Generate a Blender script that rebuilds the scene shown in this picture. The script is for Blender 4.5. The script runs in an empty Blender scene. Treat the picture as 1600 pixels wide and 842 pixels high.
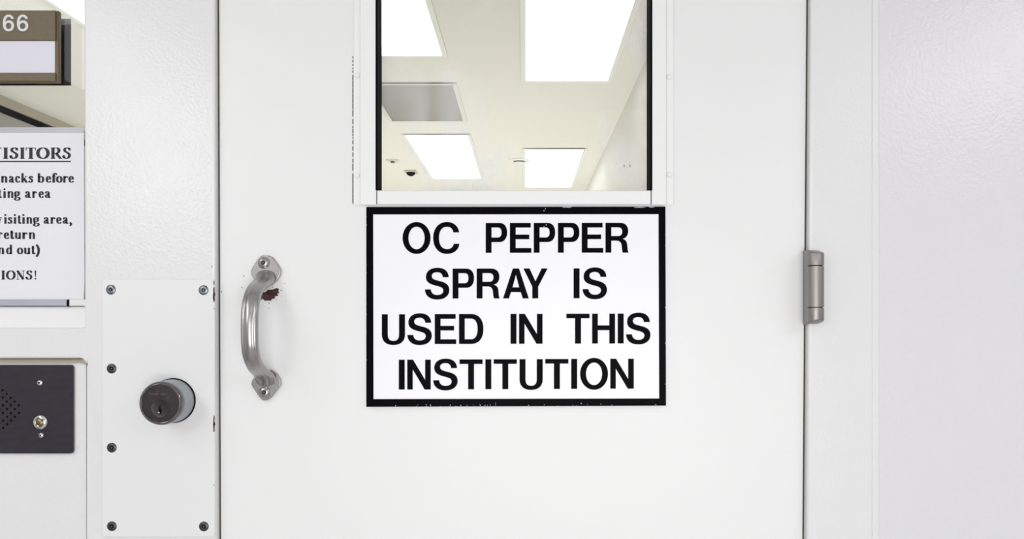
import bpy, bmesh, math, random
from mathutils import Vector, Matrix
from mathutils.geometry import tessellate_polygon

S = bpy.context.scene
COL = S.collection
random.seed(7)

# ------------------------------------------------------------------ camera, world, lights, exposure
CX, CZ, D, F = 821.0, 500.0, 1.30, 1300.0          # vanishing point of the photo, camera-to-door distance, focal length in px
EYE = 1.50
cam = bpy.data.cameras.new('camera')
cam_o = bpy.data.objects.new('camera', cam); COL.objects.link(cam_o)
cam_o.location = (0, -D, EYE); cam_o.rotation_euler = (math.radians(90), 0, 0)
cam.sensor_width = 36.0; cam.lens = 36.0 * F / 1600.0
cam.shift_x = (800 - CX) / 1600.0; cam.shift_y = (CZ - 421) / 1600.0
cam.clip_start = 0.02
S.camera = cam_o

w = bpy.data.worlds.new('world'); S.world = w; w.use_nodes = True
w.node_tree.nodes['Background'].inputs[0].default_value = (0.9, 0.93, 1.0, 1)
w.node_tree.nodes['Background'].inputs[1].default_value = 0.05
S.view_settings.view_transform = 'Standard'; S.view_settings.look = 'None'
S.view_settings.gamma = 1.0; S.view_settings.use_curve_mapping = False
S.view_settings.exposure = 0.0

CEIL = EYE + 0.89
def area(name, loc, rot, sx, sy, power, color=(1, 1, 1)):
    l = bpy.data.lights.new(name, 'AREA'); l.shape = 'RECTANGLE'; l.size = sx; l.size_y = sy
    l.energy = power; l.color = color
    o = bpy.data.objects.new(name, l); COL.objects.link(o); o.location = loc; o.rotation_euler = rot
    return o
# the ceiling lamps of the near room and the photographer's soft lamp up to the left
area('ceiling_lamp_light', (1.60, -1.55, CEIL - 0.03), (0, 0, 0), 0.6, 1.2, 12.5, (0.97, 0.97, 1.0))
area('ceiling_lamp_light', (-1.40, -1.30, CEIL - 0.03), (0, 0, 0), 0.5, 1.2, 6.5, (0.97, 0.98, 1.0))
def aim(o, t):
    o.rotation_euler = (Vector(t) - o.location).to_track_quat('-Z', 'Y').to_euler()
k = area('soft_lamp_light', (-1.55, -2.3, 2.15), (0, 0, 0), 0.5, 0.5, 6.5, (1.0, 0.99, 0.97)); aim(k, (0.05, 0, 1.45))
area('added_corridor_fill', (-0.40, 3.5, 0.25), (math.pi, 0, 0), 1.5, 4.2, 49, (1.0, 0.985, 0.95))  # unseen upward fill added to brighten the corridor ceiling
k = area('soft_lamp_light', (0.20, -2.6, 1.12), (0, 0, 0), 1.6, 1.2, 29.5, (1.0, 0.99, 0.98)); aim(k, (0.05, 0, 1.45))

# ------------------------------------------------------------------ helpers
def P(px, py, y=0.0):
    """point of the photo's frame at depth y (door face = 0)"""
    s = (D + y) / F
    return Vector(((px - CX) * s, y, EYE - (py - CZ) * s))

def new_mat(name):
    m = bpy.data.materials.new(name); m.use_nodes = True
    nt = m.node_tree; b = nt.nodes['Principled BSDF']
    return m, nt, b

def N(nt, t, **kw):
    n = nt.nodes.new(t)
    for k_, v in kw.items():
        if k_ in n.inputs: n.inputs[k_].default_value = v
        else: setattr(n, k_, v)
    return n

def coords(nt, scale=(1, 1, 1)):
    tc = N(nt, 'ShaderNodeTexCoord'); mp = N(nt, 'ShaderNodeMapping')
    mp.inputs['Scale'].default_value = scale
    nt.links.new(tc.outputs['Object'], mp.inputs['Vector'])
    return mp.outputs['Vector']

def mat(name, color, rough=0.5, metal=0.0, bump=0.0, bscale=200, stretch=(1, 1, 1), var=0.0, vscale=8, spec=0.5, rvar=0.0, coat=0.0):
    """procedural paint or metal: noise bump, slight colour and gloss variation"""
    m, nt, b = new_mat(name)
    b.inputs['Base Color'].default_value = (*color, 1)
    b.inputs['Roughness'].default_value = rough; b.inputs['Metallic'].default_value = metal
    b.inputs['Specular IOR Level'].default_value = spec; b.inputs['Coat Weight'].default_value = coat
    b.inputs['Coat Roughness'].default_value = 0.1
    vec = coords(nt, stretch)
    if var:
        n = N(nt, 'ShaderNodeTexNoise', Scale=vscale, Detail=4.0); nt.links.new(vec, n.inputs['Vector'])
        mx = N(nt, 'ShaderNodeMixRGB')
        mx.inputs[1].default_value = (*[max(0, c * (1 - var)) for c in color], 1)
        mx.inputs[2].default_value = (*[min(1, c * (1 + var)) for c in color], 1)
        nt.links.new(n.outputs['Fac'], mx.inputs[0]); nt.links.new(mx.outputs[0], b.inputs['Base Color'])
    if rvar:
        n = N(nt, 'ShaderNodeTexNoise', Scale=vscale * 2.3, Detail=3.0); nt.links.new(vec, n.inputs['Vector'])
        mr = N(nt, 'ShaderNodeMapRange'); mr.inputs['To Min'].default_value = rough - rvar; mr.inputs['To Max'].default_value = rough + rvar
        nt.links.new(n.outputs['Fac'], mr.inputs['Value']); nt.links.new(mr.outputs[0], b.inputs['Roughness'])
    if bump:
        n = N(nt, 'ShaderNodeTexNoise', Scale=bscale, Detail=2.0); nt.links.new(vec, n.inputs['Vector'])
        bp = N(nt, 'ShaderNodeBump', Strength=bump, Distance=0.0006)
        nt.links.new(n.outputs['Fac'], bp.inputs['Height']); nt.links.new(bp.outputs[0], b.inputs['Normal'])
    return m

def glow(name, color, strength):
    m, nt, b = new_mat(name)
    b.inputs['Base Color'].default_value = (0.9, 0.9, 0.9, 1)
    b.inputs['Emission Color'].default_value = (*color, 1); b.inputs['Emission Strength'].default_value = strength
    return m

def glass_mat(name, smudge=0.3):
    """clear pane: fresnel mirror over see-through, with wiped white smudges and specks on it"""
    m, nt, b = new_mat(name); nt.nodes.remove(b)
    out = nt.nodes['Material Output']
    tr = N(nt, 'ShaderNodeBsdfTransparent'); tr.inputs[0].default_value = (0.97, 0.98, 0.965, 1)
    gl = N(nt, 'ShaderNodeBsdfGlossy'); gl.inputs['Roughness'].default_value = 0.0
    fr = N(nt, 'ShaderNodeFresnel', IOR=1.35)
    mx = N(nt, 'ShaderNodeMixShader')
    nt.links.new(fr.outputs[0], mx.inputs[0]); nt.links.new(tr.outputs[0], mx.inputs[1]); nt.links.new(gl.outputs[0], mx.inputs[2])
    df = N(nt, 'ShaderNodeBsdfDiffuse'); df.inputs[0].default_value = (0.9, 0.92, 0.95, 1)
    vec = coords(nt, (1, 1, 0.8))
    n1 = N(nt, 'ShaderNodeTexNoise', Scale=8.0, Detail=2.5, Roughness=0.5, Distortion=0.8); nt.links.new(vec, n1.inputs['Vector'])
    r1 = N(nt, 'ShaderNodeMapRange'); r1.inputs['From Min'].default_value = 0.52; r1.inputs['From Max'].default_value = 0.8
    r1.inputs['To Max'].default_value = smudge; nt.links.new(n1.outputs['Fac'], r1.inputs['Value'])
    n2 = N(nt, 'ShaderNodeTexVoronoi', Scale=42.0); nt.links.new(coords(nt), n2.inputs['Vector'])
    r2 = N(nt, 'ShaderNodeMapRange'); r2.inputs['From Min'].default_value = 0.03; r2.inputs['From Max'].default_value = 0.015
    r2.inputs['To Max'].default_value = smudge; nt.links.new(n2.outputs['Distance'], r2.inputs['Value'])
    ad = N(nt, 'ShaderNodeMath', operation='MAXIMUM'); nt.links.new(r1.outputs[0], ad.inputs[0]); nt.links.new(r2.outputs[0], ad.inputs[1])
    m2 = N(nt, 'ShaderNodeMixShader')
    nt.links.new(ad.outputs[0], m2.inputs[0]); nt.links.new(mx.outputs[0], m2.inputs[1]); nt.links.new(df.outputs[0], m2.inputs[2])
    nt.links.new(m2.outputs[0], out.inputs['Surface'])
    return m

class MB:
    """gathers shapes, then links them as one mesh object"""
    def __init__(s): s.v = []; s.f = []
    def add(s, verts, faces):
        o = len(s.v); s.v += [Vector(v) for v in verts]; s.f += [tuple(i + o for i in f) for f in faces]; return s
    def box(s, a, b):
        x0, x1 = sorted((a[0], b[0])); y0, y1 = sorted((a[1], b[1])); z0, z1 = sorted((a[2], b[2]))
        v = [(x, y, z) for x in (x0, x1) for y in (y0, y1) for z in (z0, z1)]
        return s.add(v, [(0, 1, 3, 2), (4, 6, 7, 5), (0, 4, 5, 1), (2, 3, 7, 6), (0, 2, 6, 4), (1, 5, 7, 3)])
    def prism(s, outer, holes, y0, y1, back=True):
        """polygon in x,z with holes, extruded from y0 (front) to y1"""
        loops = [outer] + list(holes)
        L = [[Vector((p[0], p[1], 0)) for p in lp] for lp in loops]
        tris = tessellate_polygon(L)
        flat = [p for lp in L for p in lp]; n = len(flat)
        v = [(p.x, y0, p.y) for p in flat] + [(p.x, y1, p.y) for p in flat]
        f = []
        for t in tris:
            a, b, c = (flat[i] for i in t)
            ar = (b - a).cross(c - a).z
            if abs(ar) < 1e-14: continue
            t = t if ar > 0 else (t[0], t[2], t[1])
            f.append(t)
            if back: f.append((t[2] + n, t[1] + n, t[0] + n))
        i0 = 0
        for lp in L:
            m_ = len(lp)
            for i in range(m_):
                a, b = i0 + i, i0 + (i + 1) % m_
                f.append((a, b, b + n, a + n))
            i0 += m_
        return s.add(v, f)
    def lathe(s, c, prof, seg=40, axis=(0, -1, 0)):
        """profile of (radius, distance along axis) spun round the axis from c"""
        ax = Vector(axis).normalized(); u = ax.orthogonal().normalized(); w_ = ax.cross(u); c = Vector(c)
        v = []; f = []
        for r, t in prof:
            for i in range(seg):
                a = 2 * math.pi * i / seg
                v.append(c + ax * t + (u * math.cos(a) + w_ * math.sin(a)) * max(r, 1e-6))
        for j in range(len(prof) - 1):
            for i in range(seg):
                a, b = j * seg + i, j * seg + (i + 1) % seg
                f.append((a, b, b + seg, a + seg))
        f.append(tuple(range(seg))[::-1]); f.append(tuple(range((len(prof) - 1) * seg, len(prof) * seg)))
        return s.add(v, f)
    def build(s, name, m, parent=None, bevel=0.0, seg=2, smooth=False, recalc=True, angle=35):
        me = bpy.data.meshes.new(name)
        org = parent['_at'] if parent is not None and '_at' in parent else (0, 0, 0)
        org = Vector(org)
        me.from_pydata([v - org for v in s.v], [], s.f); me.update()
        if recalc:
            bm = bmesh.new(); bm.from_mesh(me)
            bmesh.ops.remove_doubles(bm, verts=bm.verts, dist=1e-7)
            bmesh.ops.recalc_face_normals(bm, faces=bm.faces); bm.to_mesh(me); bm.free()
        o = bpy.data.objects.new(name, me); COL.objects.link(o); me.materials.append(m)
        if parent is not None: o.parent = parent
        o['_at'] = list(org)
        if bevel:
            md = o.modifiers.new('bevel', 'BEVEL'); md.width = bevel; md.segments = seg
            md.limit_method = 'ANGLE'; md.angle_limit = math.radians(40); md.harden_normals = False
        if smooth or bevel:
            for p in me.polygons: p.use_smooth = True
            bm = bmesh.new(); bm.from_mesh(me)
            for e in bm.edges:
                if len(e.link_faces) == 2 and e.calc_face_angle(0) > math.radians(angle): e.smooth = False
            bm.to_mesh(me); bm.free()
        return o

def tag(o, label, cat, group=None, kind=None):
    o['label'] = label; o['category'] = cat
    if group: o['group'] = group
    if kind: o['kind'] = kind
    return o
def thing(name, at, label, cat, group=None, kind=None):
    o = bpy.data.objects.new(name, None); COL.objects.link(o); o.location = at; o.empty_display_size = 0.05
    o['_at'] = list(at)
    return tag(o, label, cat, group, kind)
def plab(o, label): o['label'] = label; return o

def rect(px0, py0, px1, py1, y=0.0):
    a = P(px0, py0, y); b = P(px1, py1, y)
    return [(a.x, b.z), (b.x, b.z), (b.x, a.z), (a.x, a.z)]
def poly(pts, y=0.0): return [(P(a, b, y).x, P(a, b, y).z) for a, b in pts]
def rrect(x0, z0, x1, z1, r, n=6):
    out = []
    for cx, cz, a0 in ((x1 - r, z1 - r, 0), (x0 + r, z1 - r, 90), (x0 + r, z0 + r, 180), (x1 - r, z0 + r, 270)):
        for i in range(n + 1):
            a = math.radians(a0 + 90 * i / n); out.append((cx + r * math.cos(a), cz + r * math.sin(a)))
    return out
def circ(x, z, r, n=12): return [(x + r * math.cos(2 * math.pi * i / n), z + r * math.sin(2 * math.pi * i / n)) for i in range(n)]
def blob(px, py, rx, ry, y, n=18, jag=0.35, rot=0.0):
    out = []
    for i in range(n):
        a = 2 * math.pi * i / n; k_ = 1 + random.uniform(-jag, jag)
        u, v = rx * k_ * math.cos(a), ry * k_ * math.sin(a)
        out.append((px + u * math.cos(rot) - v * math.sin(rot), py + u * math.sin(rot) + v * math.cos(rot)))
    return poly(out, y)

# ------------------------------------------------------------------ materials
M_door = mat('door_paint', (0.83, 0.835, 0.84), 0.36, bump=0.2, bscale=170, var=0.012, vscale=5, spec=0.35, rvar=0.05)
M_frame = mat('frame_paint', (0.775, 0.778, 0.79), 0.22, bump=0.75, bscale=200, var=0.012, vscale=6, spec=0.4, rvar=0.05)
M_wall = mat('wall_paint', (0.73, 0.725, 0.745), 0.22, bump=0.9, bscale=200, var=0.012, vscale=5, spec=0.45, rvar=0.05)
M_trim = mat('glazing_paint', (0.86, 0.865, 0.868), 0.33, bump=0.08, bscale=120, var=0.01, spec=0.4)
M_plate = mat('plate_paint', (0.80, 0.803, 0.81), 0.36, bump=0.07, bscale=260, var=0.01, spec=0.4)
M_gap_strip = mat('gap_strip_dark', (0.075, 0.060, 0.045), 0.7, var=0.3, vscale=60)
M_gasket = mat('gasket_rubber', (0.002, 0.002, 0.004), 0.65, var=0.3, vscale=40, spec=0.02)
M_gap = mat('dark_gap', (0.02, 0.02, 0.018), 0.8, var=0.3, vscale=80)  # near-black tone for cracks and joints
M_chip = mat('bare_rusty_metal', (0.045, 0.010, 0.012), 0.45, var=0.5, vscale=300, bump=0.2, bscale=700)
M_in_wall = mat('inner_wall_paint', (0.76, 0.745, 0.70), 0.5, bump=0.08, bscale=180, var=0.012)
M_in_ceil = mat('inner_ceiling_paint', (0.75, 0.733, 0.695), 0.6, bump=0.12, bscale=160, var=0.015)
M_out_wall = mat('near_room_paint', (0.78, 0.78, 0.78), 0.6, bump=0.05, bscale=180)
M_floor = mat('floor_vinyl', (0.55, 0.54, 0.52), 0.35, var=0.08, vscale=12)
M_floor_in = mat('pale_floor_vinyl', (0.74, 0.72, 0.66), 0.35, var=0.05, vscale=12)
M_steel = mat('brushed_stainless', (0.40, 0.39, 0.39), 0.29, 1.0, bump=0.012, bscale=60, stretch=(20, 20, 1), var=0.08, vscale=9, rvar=0.04)
M_screw = mat('screw_steel', (0.24, 0.26, 0.30), 0.34, 1.0, var=0.15, vscale=200, bump=0.08, bscale=900)
M_screw_dark = mat('screw_dark_steel', (0.085, 0.095, 0.10), 0.38, 1.0, var=0.25, vscale=200, bump=0.1, bscale=900)
M_black = mat('black_recess', (0.005, 0.005, 0.006), 0.5, var=0.3, vscale=100, spec=0.06)
M_hinge = mat('hinge_steel', (0.315, 0.295, 0.285), 0.44, 1.0, bump=0.02, bscale=50, stretch=(18, 18, 1), var=0.12, vscale=14, rvar=0.05)
M_lock_face = mat('lock_bronze', (0.075, 0.064, 0.068), 0.36, 1.0, var=0.16, vscale=120, bump=0.05, bscale=600)
M_lock_rim = mat('lock_polished_rim', (0.20, 0.19, 0.20), 0.16, 1.0, var=0.1, vscale=60)
M_collar = mat('collar_satin_steel', (0.36, 0.40, 0.42), 0.36, 0.9, var=0.10, vscale=50, bump=0.05, bscale=400)
M_chrome = mat('chrome', (0.72, 0.70, 0.67), 0.10, 1.0, var=0.06, vscale=80)
M_brass = mat('worn_brass', (0.24, 0.19, 0.11), 0.35, 1.0, var=0.2, vscale=300)
M_mark = mat('engraved_mark', (0.17, 0.155, 0.155), 0.5, 1.0, var=0.2, vscale=300)
M_intercom = mat('intercom_dark_steel', (0.033, 0.031, 0.040), 0.45, 0.0, var=0.25, spec=0.2, vscale=45, stretch=(1, 1, 3), bump=0.05, bscale=900, rvar=0.08)
M_sign_black = mat('sign_black_ink', (0.0032, 0.0032, 0.004), 0.25, var=0.2, vscale=40, spec=0.015)
M_sign_white = mat('sign_white_plastic', (0.90, 0.90, 0.93), 0.30, var=0.008, vscale=20, spec=0.4)
M_paper = mat('paper_white', (0.80, 0.80, 0.845), 0.6, var=0.012, vscale=14, bump=0.06, bscale=22)
M_ink = mat('printer_ink', (0.012, 0.011, 0.018), 0.55, var=0.2, vscale=60)
M_tape = mat('clear_sleeve_edge', (0.50, 0.50, 0.53), 0.25, var=0.06, vscale=40)
M_plaque = mat('plaque_bronze_plastic', (0.135, 0.104, 0.058), 0.45, 0.0, var=0.14, vscale=160, bump=0.08, bscale=900)
M_plaque_back = mat('plaque_mauve_back', (0.030, 0.013, 0.018), 0.6, var=0.15, vscale=40)
M_insert = mat('insert_card', (0.72, 0.72, 0.80), 0.5, var=0.015, vscale=30)
M_num = mat('numeral_grey', (0.70, 0.70, 0.72), 0.45, var=0.04, vscale=60)
M_bead = mat('bead_aluminium', (0.46, 0.48, 0.55), 0.35, 0.4, var=0.08, vscale=40)
M_glass = glass_mat('vision_glass', 0.45)
M_side_glass = glass_mat('sidelight_glass', 0.08)
M_etch = mat('etched_glass_mark', (0.86, 0.86, 0.84), 0.6, var=0.02)
M_lamp = glow('lamp_diffuser', (1.0, 0.99, 0.97), 2.6)
M_lamp_soft = glow('lamp_diffuser_soft', (0.97, 0.985, 1.0), 1.5)
M_lamp_dim = glow('lamp_diffuser_dim', (0.97, 0.985, 1.0), 0.38)
M_lamp_frame = mat('lamp_frame_white', (0.80, 0.80, 0.78), 0.4, var=0.01)
M_brown = mat('inner_door_frame_paint', (0.36, 0.32, 0.25), 0.45, var=0.06, vscale=20)
M_inner_door = mat('inner_door_panel', (0.30, 0.30, 0.29), 0.35, var=0.12, vscale=6)

# ceiling vent: perforated sheet pattern
def vent_mat():
    m, nt, b = new_mat('perforated_vent')
    vec = coords(nt)
    vo = N(nt, 'ShaderNodeTexVoronoi', Scale=170.0, Randomness=0.0); nt.links.new(vec, vo.inputs['Vector'])
    r = N(nt, 'ShaderNodeMapRange'); r.inputs['From Min'].default_value = 0.30; r.inputs['From Max'].default_value = 0.40
    nt.links.new(vo.outputs['Distance'], r.inputs['Value'])
    mx = N(nt, 'ShaderNodeMixRGB'); mx.inputs[1].default_value = (0.10, 0.092, 0.085, 1); mx.inputs[2].default_value = (0.25, 0.235, 0.22, 1)
    nt.links.new(r.outputs[0], mx.inputs[0]); nt.links.new(mx.outputs[0], b.inputs['Base Color'])
    b.inputs['Roughness'].default_value = 0.6
    return m
M_vent = vent_mat()

# ------------------------------------------------------------------ large structure
YF = -0.014                       # face of the welded steel frame (proud of the door)
def px_left(z): return 341.0 + 3.0 * ((EYE - z) * 1000 + 500) / 842      # the leaf sits a hair out of plumb in its frame
def px_right(z): return 1261.3 - 6.3 * ((EYE - z) * 1000 + 500) / 842
def X0(px): return (px - CX) * 0.001
DOOR_TOP = 2.17
door = thing('door_1', (0, 0, 0), 'white painted steel door with a glazed vision panel and a warning sign', 'door', kind='structure')
wt = 2.075
leaf = MB().prism([(X0(px_left(0)) + .0009, 0.008), (X0(px_right(0)) - .0009, 0.008), (X0(px_right(DOOR_TOP)) - .0009, DOOR_TOP), (X0(px_left(DOOR_TOP)) + .0009, DOOR_TOP)],
                  [[(X0(566), EYE + .1865), (X0(1040), EYE + .1865), (X0(1040), wt), (X0(566), wt)]], 0.0, 0.045)
leaf.build('door_leaf', M_door, door, bevel=0.0012)

frame = thing('trim_1', (0, 0, 0), 'white painted steel frame around door, sidelight and intercom recess', 'door frame', kind='structure')
ys = (D + YF) / F
def XF(px): return (px - CX) * ys
def ZF(py): return EYE - (py - CZ) * ys
gap = 0.0014
L0, L1 = X0(px_left(0)) - gap, X0(px_left(DOOR_TOP)) - gap
R0, R1 = X0(px_right(0)) + gap, X0(px_right(DOOR_TOP)) + gap
outline = [(XF(-420), 0), (L0, 0), (L1, DOOR_TOP + gap), (R1, DOOR_TOP + gap), (R0, 0), (XF(1364), 0), (XF(1364), 2.30), (XF(-420), 2.30)]
side_hole = [(XF(-340), ZF(512)), (XF(132), ZF(512)), (XF(130.5), 2.2), (XF(-340), 2.2)]
low_hole = rrect(XF(-340), 0.35, XF(133.5), ZF(560), 0.010)
MB().prism(outline, [side_hole, low_hole], YF, 0.10).build('frame_face', M_frame, frame, bevel=0.0035, seg=3)
# dark strips added inside the two door gaps to paint their shade
for xa0, xa1, sg in ((L0, L1, 1), (R0, R1, -1)):
    lo, hi = (xa0 - .001 * sg, xa0 + (gap + .001) * sg), (xa1 - .001 * sg, xa1 + (gap + .001) * sg)
    a, b = sorted(lo); c, d = sorted(hi)
    plab(MB().prism([(a, 0.01), (b, 0.01), (d, DOOR_TOP), (c, DOOR_TOP)], [], 0.0016, 0.012).build('gap_strip', M_gap_strip, frame), 'dark strip added to shade the door gap')

tag(MB().box((XF(-345), -.008, 0.33), (XF(136), 0.02, ZF(556))).build('trim_2', M_frame), 'flat white panel set back behind the dark intercom plate', 'panel', kind='structure')
sb = MB()  # added tan strip paints the tinted shade under the recess lip
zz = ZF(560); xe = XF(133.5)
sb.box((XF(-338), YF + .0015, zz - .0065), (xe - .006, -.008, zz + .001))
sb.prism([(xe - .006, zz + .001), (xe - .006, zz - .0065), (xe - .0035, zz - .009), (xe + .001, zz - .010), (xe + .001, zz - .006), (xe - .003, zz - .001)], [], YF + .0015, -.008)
plab(sb.build('lip_shade_strip', mat('lip_shade_tan', (.40, .36, .27), .6, var=.08, vscale=30), frame, bevel=.0006), 'added tan strip painting the shade under the lip of the intercom recess')
# caulked joint and walls
xr = XF(1363)
tag(MB().prism([(xr, 0), (XF(1375), 0), (XF(1375), CEIL), (xr, CEIL)], [], -0.0128, 0.10).build('trim_3', M_frame, bevel=0.002), 'smooth caulk strip between door frame and right wall', 'trim', kind='structure')
tag(MB().box((XF(1374), -0.0118, 0), (2.4, 0.10, CEIL)).build('wall_right', M_wall), 'white wall with pebbly glossy paint right of the door frame', 'wall', kind='structure')
tag(MB().box((XF(-420), -0.0068, 0), (-2.4, 0.10, CEIL)).box((XF(-420), -0.0068, 2.30), (xr, 0.10, CEIL)).build('wall_front', M_wall), 'white wall above and left of the door frame', 'wall', kind='structure')
tag(MB().box((-2.4, -3.4, -0.05), (2.4, 0.05, 0)).build('floor', M_floor), 'grey floor in front of the door', 'floor', kind='structure')
tag(MB().box((-2.4, 0.05, -0.05), (2.4, 7.6, 0)).build('floor_inner', M_floor_in), 'pale floor of the corridor behind the door', 'floor', kind='structure')
tag(MB().box((-2.4, -3.4, CEIL), (2.4, 0.10, CEIL + .05)).build('ceiling', M_out_wall), 'white ceiling of the room in front of the door', 'ceiling', kind='structure')
tag(MB().box((-2.45, -3.4, 0), (-2.4, 0.1, CEIL)).build('wall_west', M_out_wall), 'plain white side wall on the left', 'wall', kind='structure')
tag(MB().box((2.4, -3.4, 0), (2.45, 0.1, CEIL)).build('wall_east', M_out_wall), 'plain white side wall on the right', 'wall', kind='structure')
tag(MB().box((-2.4, -3.45, 0), (2.4, -3.4, CEIL)).build('wall_back', M_out_wall), 'plain white wall opposite the door', 'wall', kind='structure')

# the corridor behind the glass
XL, XR, YE = -1.335, 0.412, 7.5
def part_wall(name, a, b, m, label, cat='wall'): return tag(MB().box(a, b).build(name, m), label, cat, kind='structure')
part_wall('wall_inner_left', (XL - .06, 0.10, 0), (XL, YE, CEIL), M_in_wall, 'beige side wall seen through the sidelight')
part_wall('wall_inner_right', (XR, 0.10, 0), (XR + .06, YE, CEIL), M_in_wall, 'beige side wall at right behind the door glass')
part_wall('wall_inner_end', (XL - .06, YE, 0), (XR + .06, YE + .06, CEIL), M_in_wall, 'beige end wall far behind the door glass')
part_wall('ceiling_inner', (XL - .06, 0.10, CEIL), (XR + .06, YE + .06, CEIL + .05), M_in_ceil, 'beige ceiling seen through the door glass', 'ceiling')

# side doorway on the corridor's left wall
d2 = thing('door_2', (XL, 1.0, 0), 'grey side door in a brown frame behind the sidelight glass', 'door', kind='structure')
MB().box((XL, 0.40, 2.040), (XL + .014, 3.0, 2.068)).box((XL, 0.40, 0), (XL + .014, 0.45, 2.04)).box((XL, 2.95, 0), (XL + .014, 3.0, 2.04)).build('door_casing', M_brown, d2, bevel=0.002)
MB().box((XL, 0.45, 2.026), (XL + .008, 2.95, 2.040)).build('gap_strip', M_gasket, d2)
MB().box((XL, 0.45, 0.01), (XL + .005, 2.95, 2.026)).build('door_leaf', M_inner_door, d2)

# ------------------------------------------------------------------ corridor ceiling things
def ceiling_lamp(x0, x1, y0, y1, m, label):
    t = thing('ceiling_light', ((x0 + x1) / 2, (y0 + y1) / 2, CEIL), label, 'ceiling light', 'recessed ceiling lights behind the glass')
    fw = 0.016
    b = MB()
    b.box((x0 - fw, y0 - fw, CEIL - .006), (x0, y1 + fw, CEIL)).box((x1, y0 - fw, CEIL - .006), (x1 + fw, y1 + fw, CEIL))
    b.box((x0, y0 - fw, CEIL - .006), (x1, y0, CEIL)).box((x0, y1, CEIL - .006), (x1, y1 + fw, CEIL))
    b.build('lamp_frame', M_lamp_frame, t, bevel=0.0015)
    MB().box((x0, y0, CEIL - .003), (x1, y1, CEIL)).build('diffuser', m, t)
    return t
ceiling_lamp(-.577, -.277, 1.45 - D + .15, 2.79 - D, M_lamp, 'bright ceiling light at top left of the door glass, above the grey vent')
ceiling_lamp(-.577, -.277, 3.99 - D, 5.21 - D, M_lamp, 'bright slanted ceiling light below the grey vent, beside the dark camera dome')
ceiling_lamp(0.0, .305, 1.86 - D, 3.085 - D, M_lamp_soft, 'largest ceiling light at top right of the door glass')
ceiling_lamp(0.0, .305, 4.32 - D, 5.56 - D, M_lamp_soft, 'smaller ceiling light low at right in the door glass, beside the smoke detector')
ceiling_lamp(XL + .010, -1.03, 0.50, 1.70, M_lamp_dim, 'ceiling light seen in the top corner of the sidelight above the room number plaque')

vx0, vx1, vy0, vy1 = -.590, -.276, 3.135 - D, 3.70 - D
v = thing('ceiling_vent', ((vx0 + vx1) / 2, (vy0 + vy1) / 2, CEIL), 'grey perforated ceiling vent between the two lights at left in the door glass', 'vent')
b = MB(); fw = .018
b.box((vx0 - fw, vy0 - fw, CEIL - .006), (vx0, vy1 + fw, CEIL)).box((vx1, vy0 - fw, CEIL - .006), (vx1 + fw, vy1 + fw, CEIL))
b.box((vx0, vy0 - fw, CEIL - .006), (vx1, vy0, CEIL)).box((vx0, vy1, CEIL - .006), (vx1, vy1 + fw, CEIL))
b.build('vent_frame', mat('vent_frame_paint', (0.70, 0.69, 0.62), 0.5, var=0.02), v, bevel=0.0015)
MB().box((vx0, vy0, CEIL - .003), (vx1, vy1, CEIL)).build('grille', M_vent, v)

def on_ceiling(px, py):
    Y = F * 0.89 / (CZ - py); return Vector(((px - CX) * Y / F, Y - D, CEIL))
c = on_ceiling(811, 250)
t = thing('smoke_detector', c, 'small white round smoke detector on the ceiling behind the glass', 'smoke detector')
MB().lathe(c, [(.062, 0), (.062, .004), (.052, .007)], axis=(0, 0, -1)).build('base', M_lamp_frame, t, smooth=True)
MB().lathe(c + Vector((0, 0, -.007)), [(.030, 0), (.030, .006), (.026, .012), (.010, .014)], axis=(0, 0, -1)).build('sensing_chamber', M_lamp_frame, t, smooth=True)
MB().lathe(c + Vector((0, 0, -.0085)), [(.0308, 0), (.0308, .005)], axis=(0, 0, -1)).build('vent_slot', M_black, t)
c = on_ceiling(642, 268)
t = thing('camera_dome', c, 'dark dome on a small square plate on the ceiling behind the glass', 'dome')
MB().box(c + Vector((-.036, -.055, -.006)), c + Vector((.036, .055, 0))).build('mounting_plate', mat('dome_plate', (0.50, 0.49, 0.44), 0.5, var=.05), t, bevel=.0015)
MB().lathe(c + Vector((0, 0, -.006)), [(.027, 0), (.026, .008), (.019, .016), (.008, .021), (.001, .022)], axis=(0, 0, -1)).build('dome', M_black, t, smooth=True)
c = on_ceiling(613.5, 250)
t = thing('fire_sprinkler', c, 'pale round sprinkler rosette on the ceiling behind the glass, left of the dark dome', 'sprinkler')
MB().lathe(c, [(.040, 0), (.038, .004), (.016, .007)], axis=(0, 0, -1)).build('rosette', mat('rosette_paint', (0.62, 0.61, 0.58), 0.4, var=.03), t, smooth=True)
MB().lathe(c + Vector((0, 0, -.007)), [(.012, 0), (.009, .004), (.014, .007), (.014, .008)], axis=(0, 0, -1)).build('sprinkler_head', M_screw, t, smooth=True)

# ------------------------------------------------------------------ door vision panel
YT = -0.007
tp = thing('window_1', P(803, 160, 0), 'clear glazed vision panel in the upper half of the white door', 'window', kind='structure')
zt = 2.09
def prism_px(px0, py0, px1, py1, y0, y1):
    a = P(px0, py1, y0); b_ = P(px1, py0, y0); return MB().box((a.x, y0, a.z), (b_.x, y1, b_.z))
TOPY = -100
def stile(xa, xb, ya, yb, zb, name, bev=.0015):
    return MB().box((xa, ya, zb), (xb, yb, zt)).build(name, M_trim, tp, bevel=bev)
def XT(px, y=YT): return P(px, 0, y).x
zb = P(0, 320, YT).z
stile(XT(562), XT(588), YT, 0.006, zb, 'glazing_stop')
stile(XT(1018), XT(1041.5), YT, 0.006, zb, 'glazing_stop')
stile(XT(552.5, -.003), XT(563, -.003), -.0035, 0.004, zb, 'flange', .001)
stile(XT(1041, -.003), XT(1052.5, -.003), -.0035, 0.004, zb, 'flange', .001)
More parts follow.
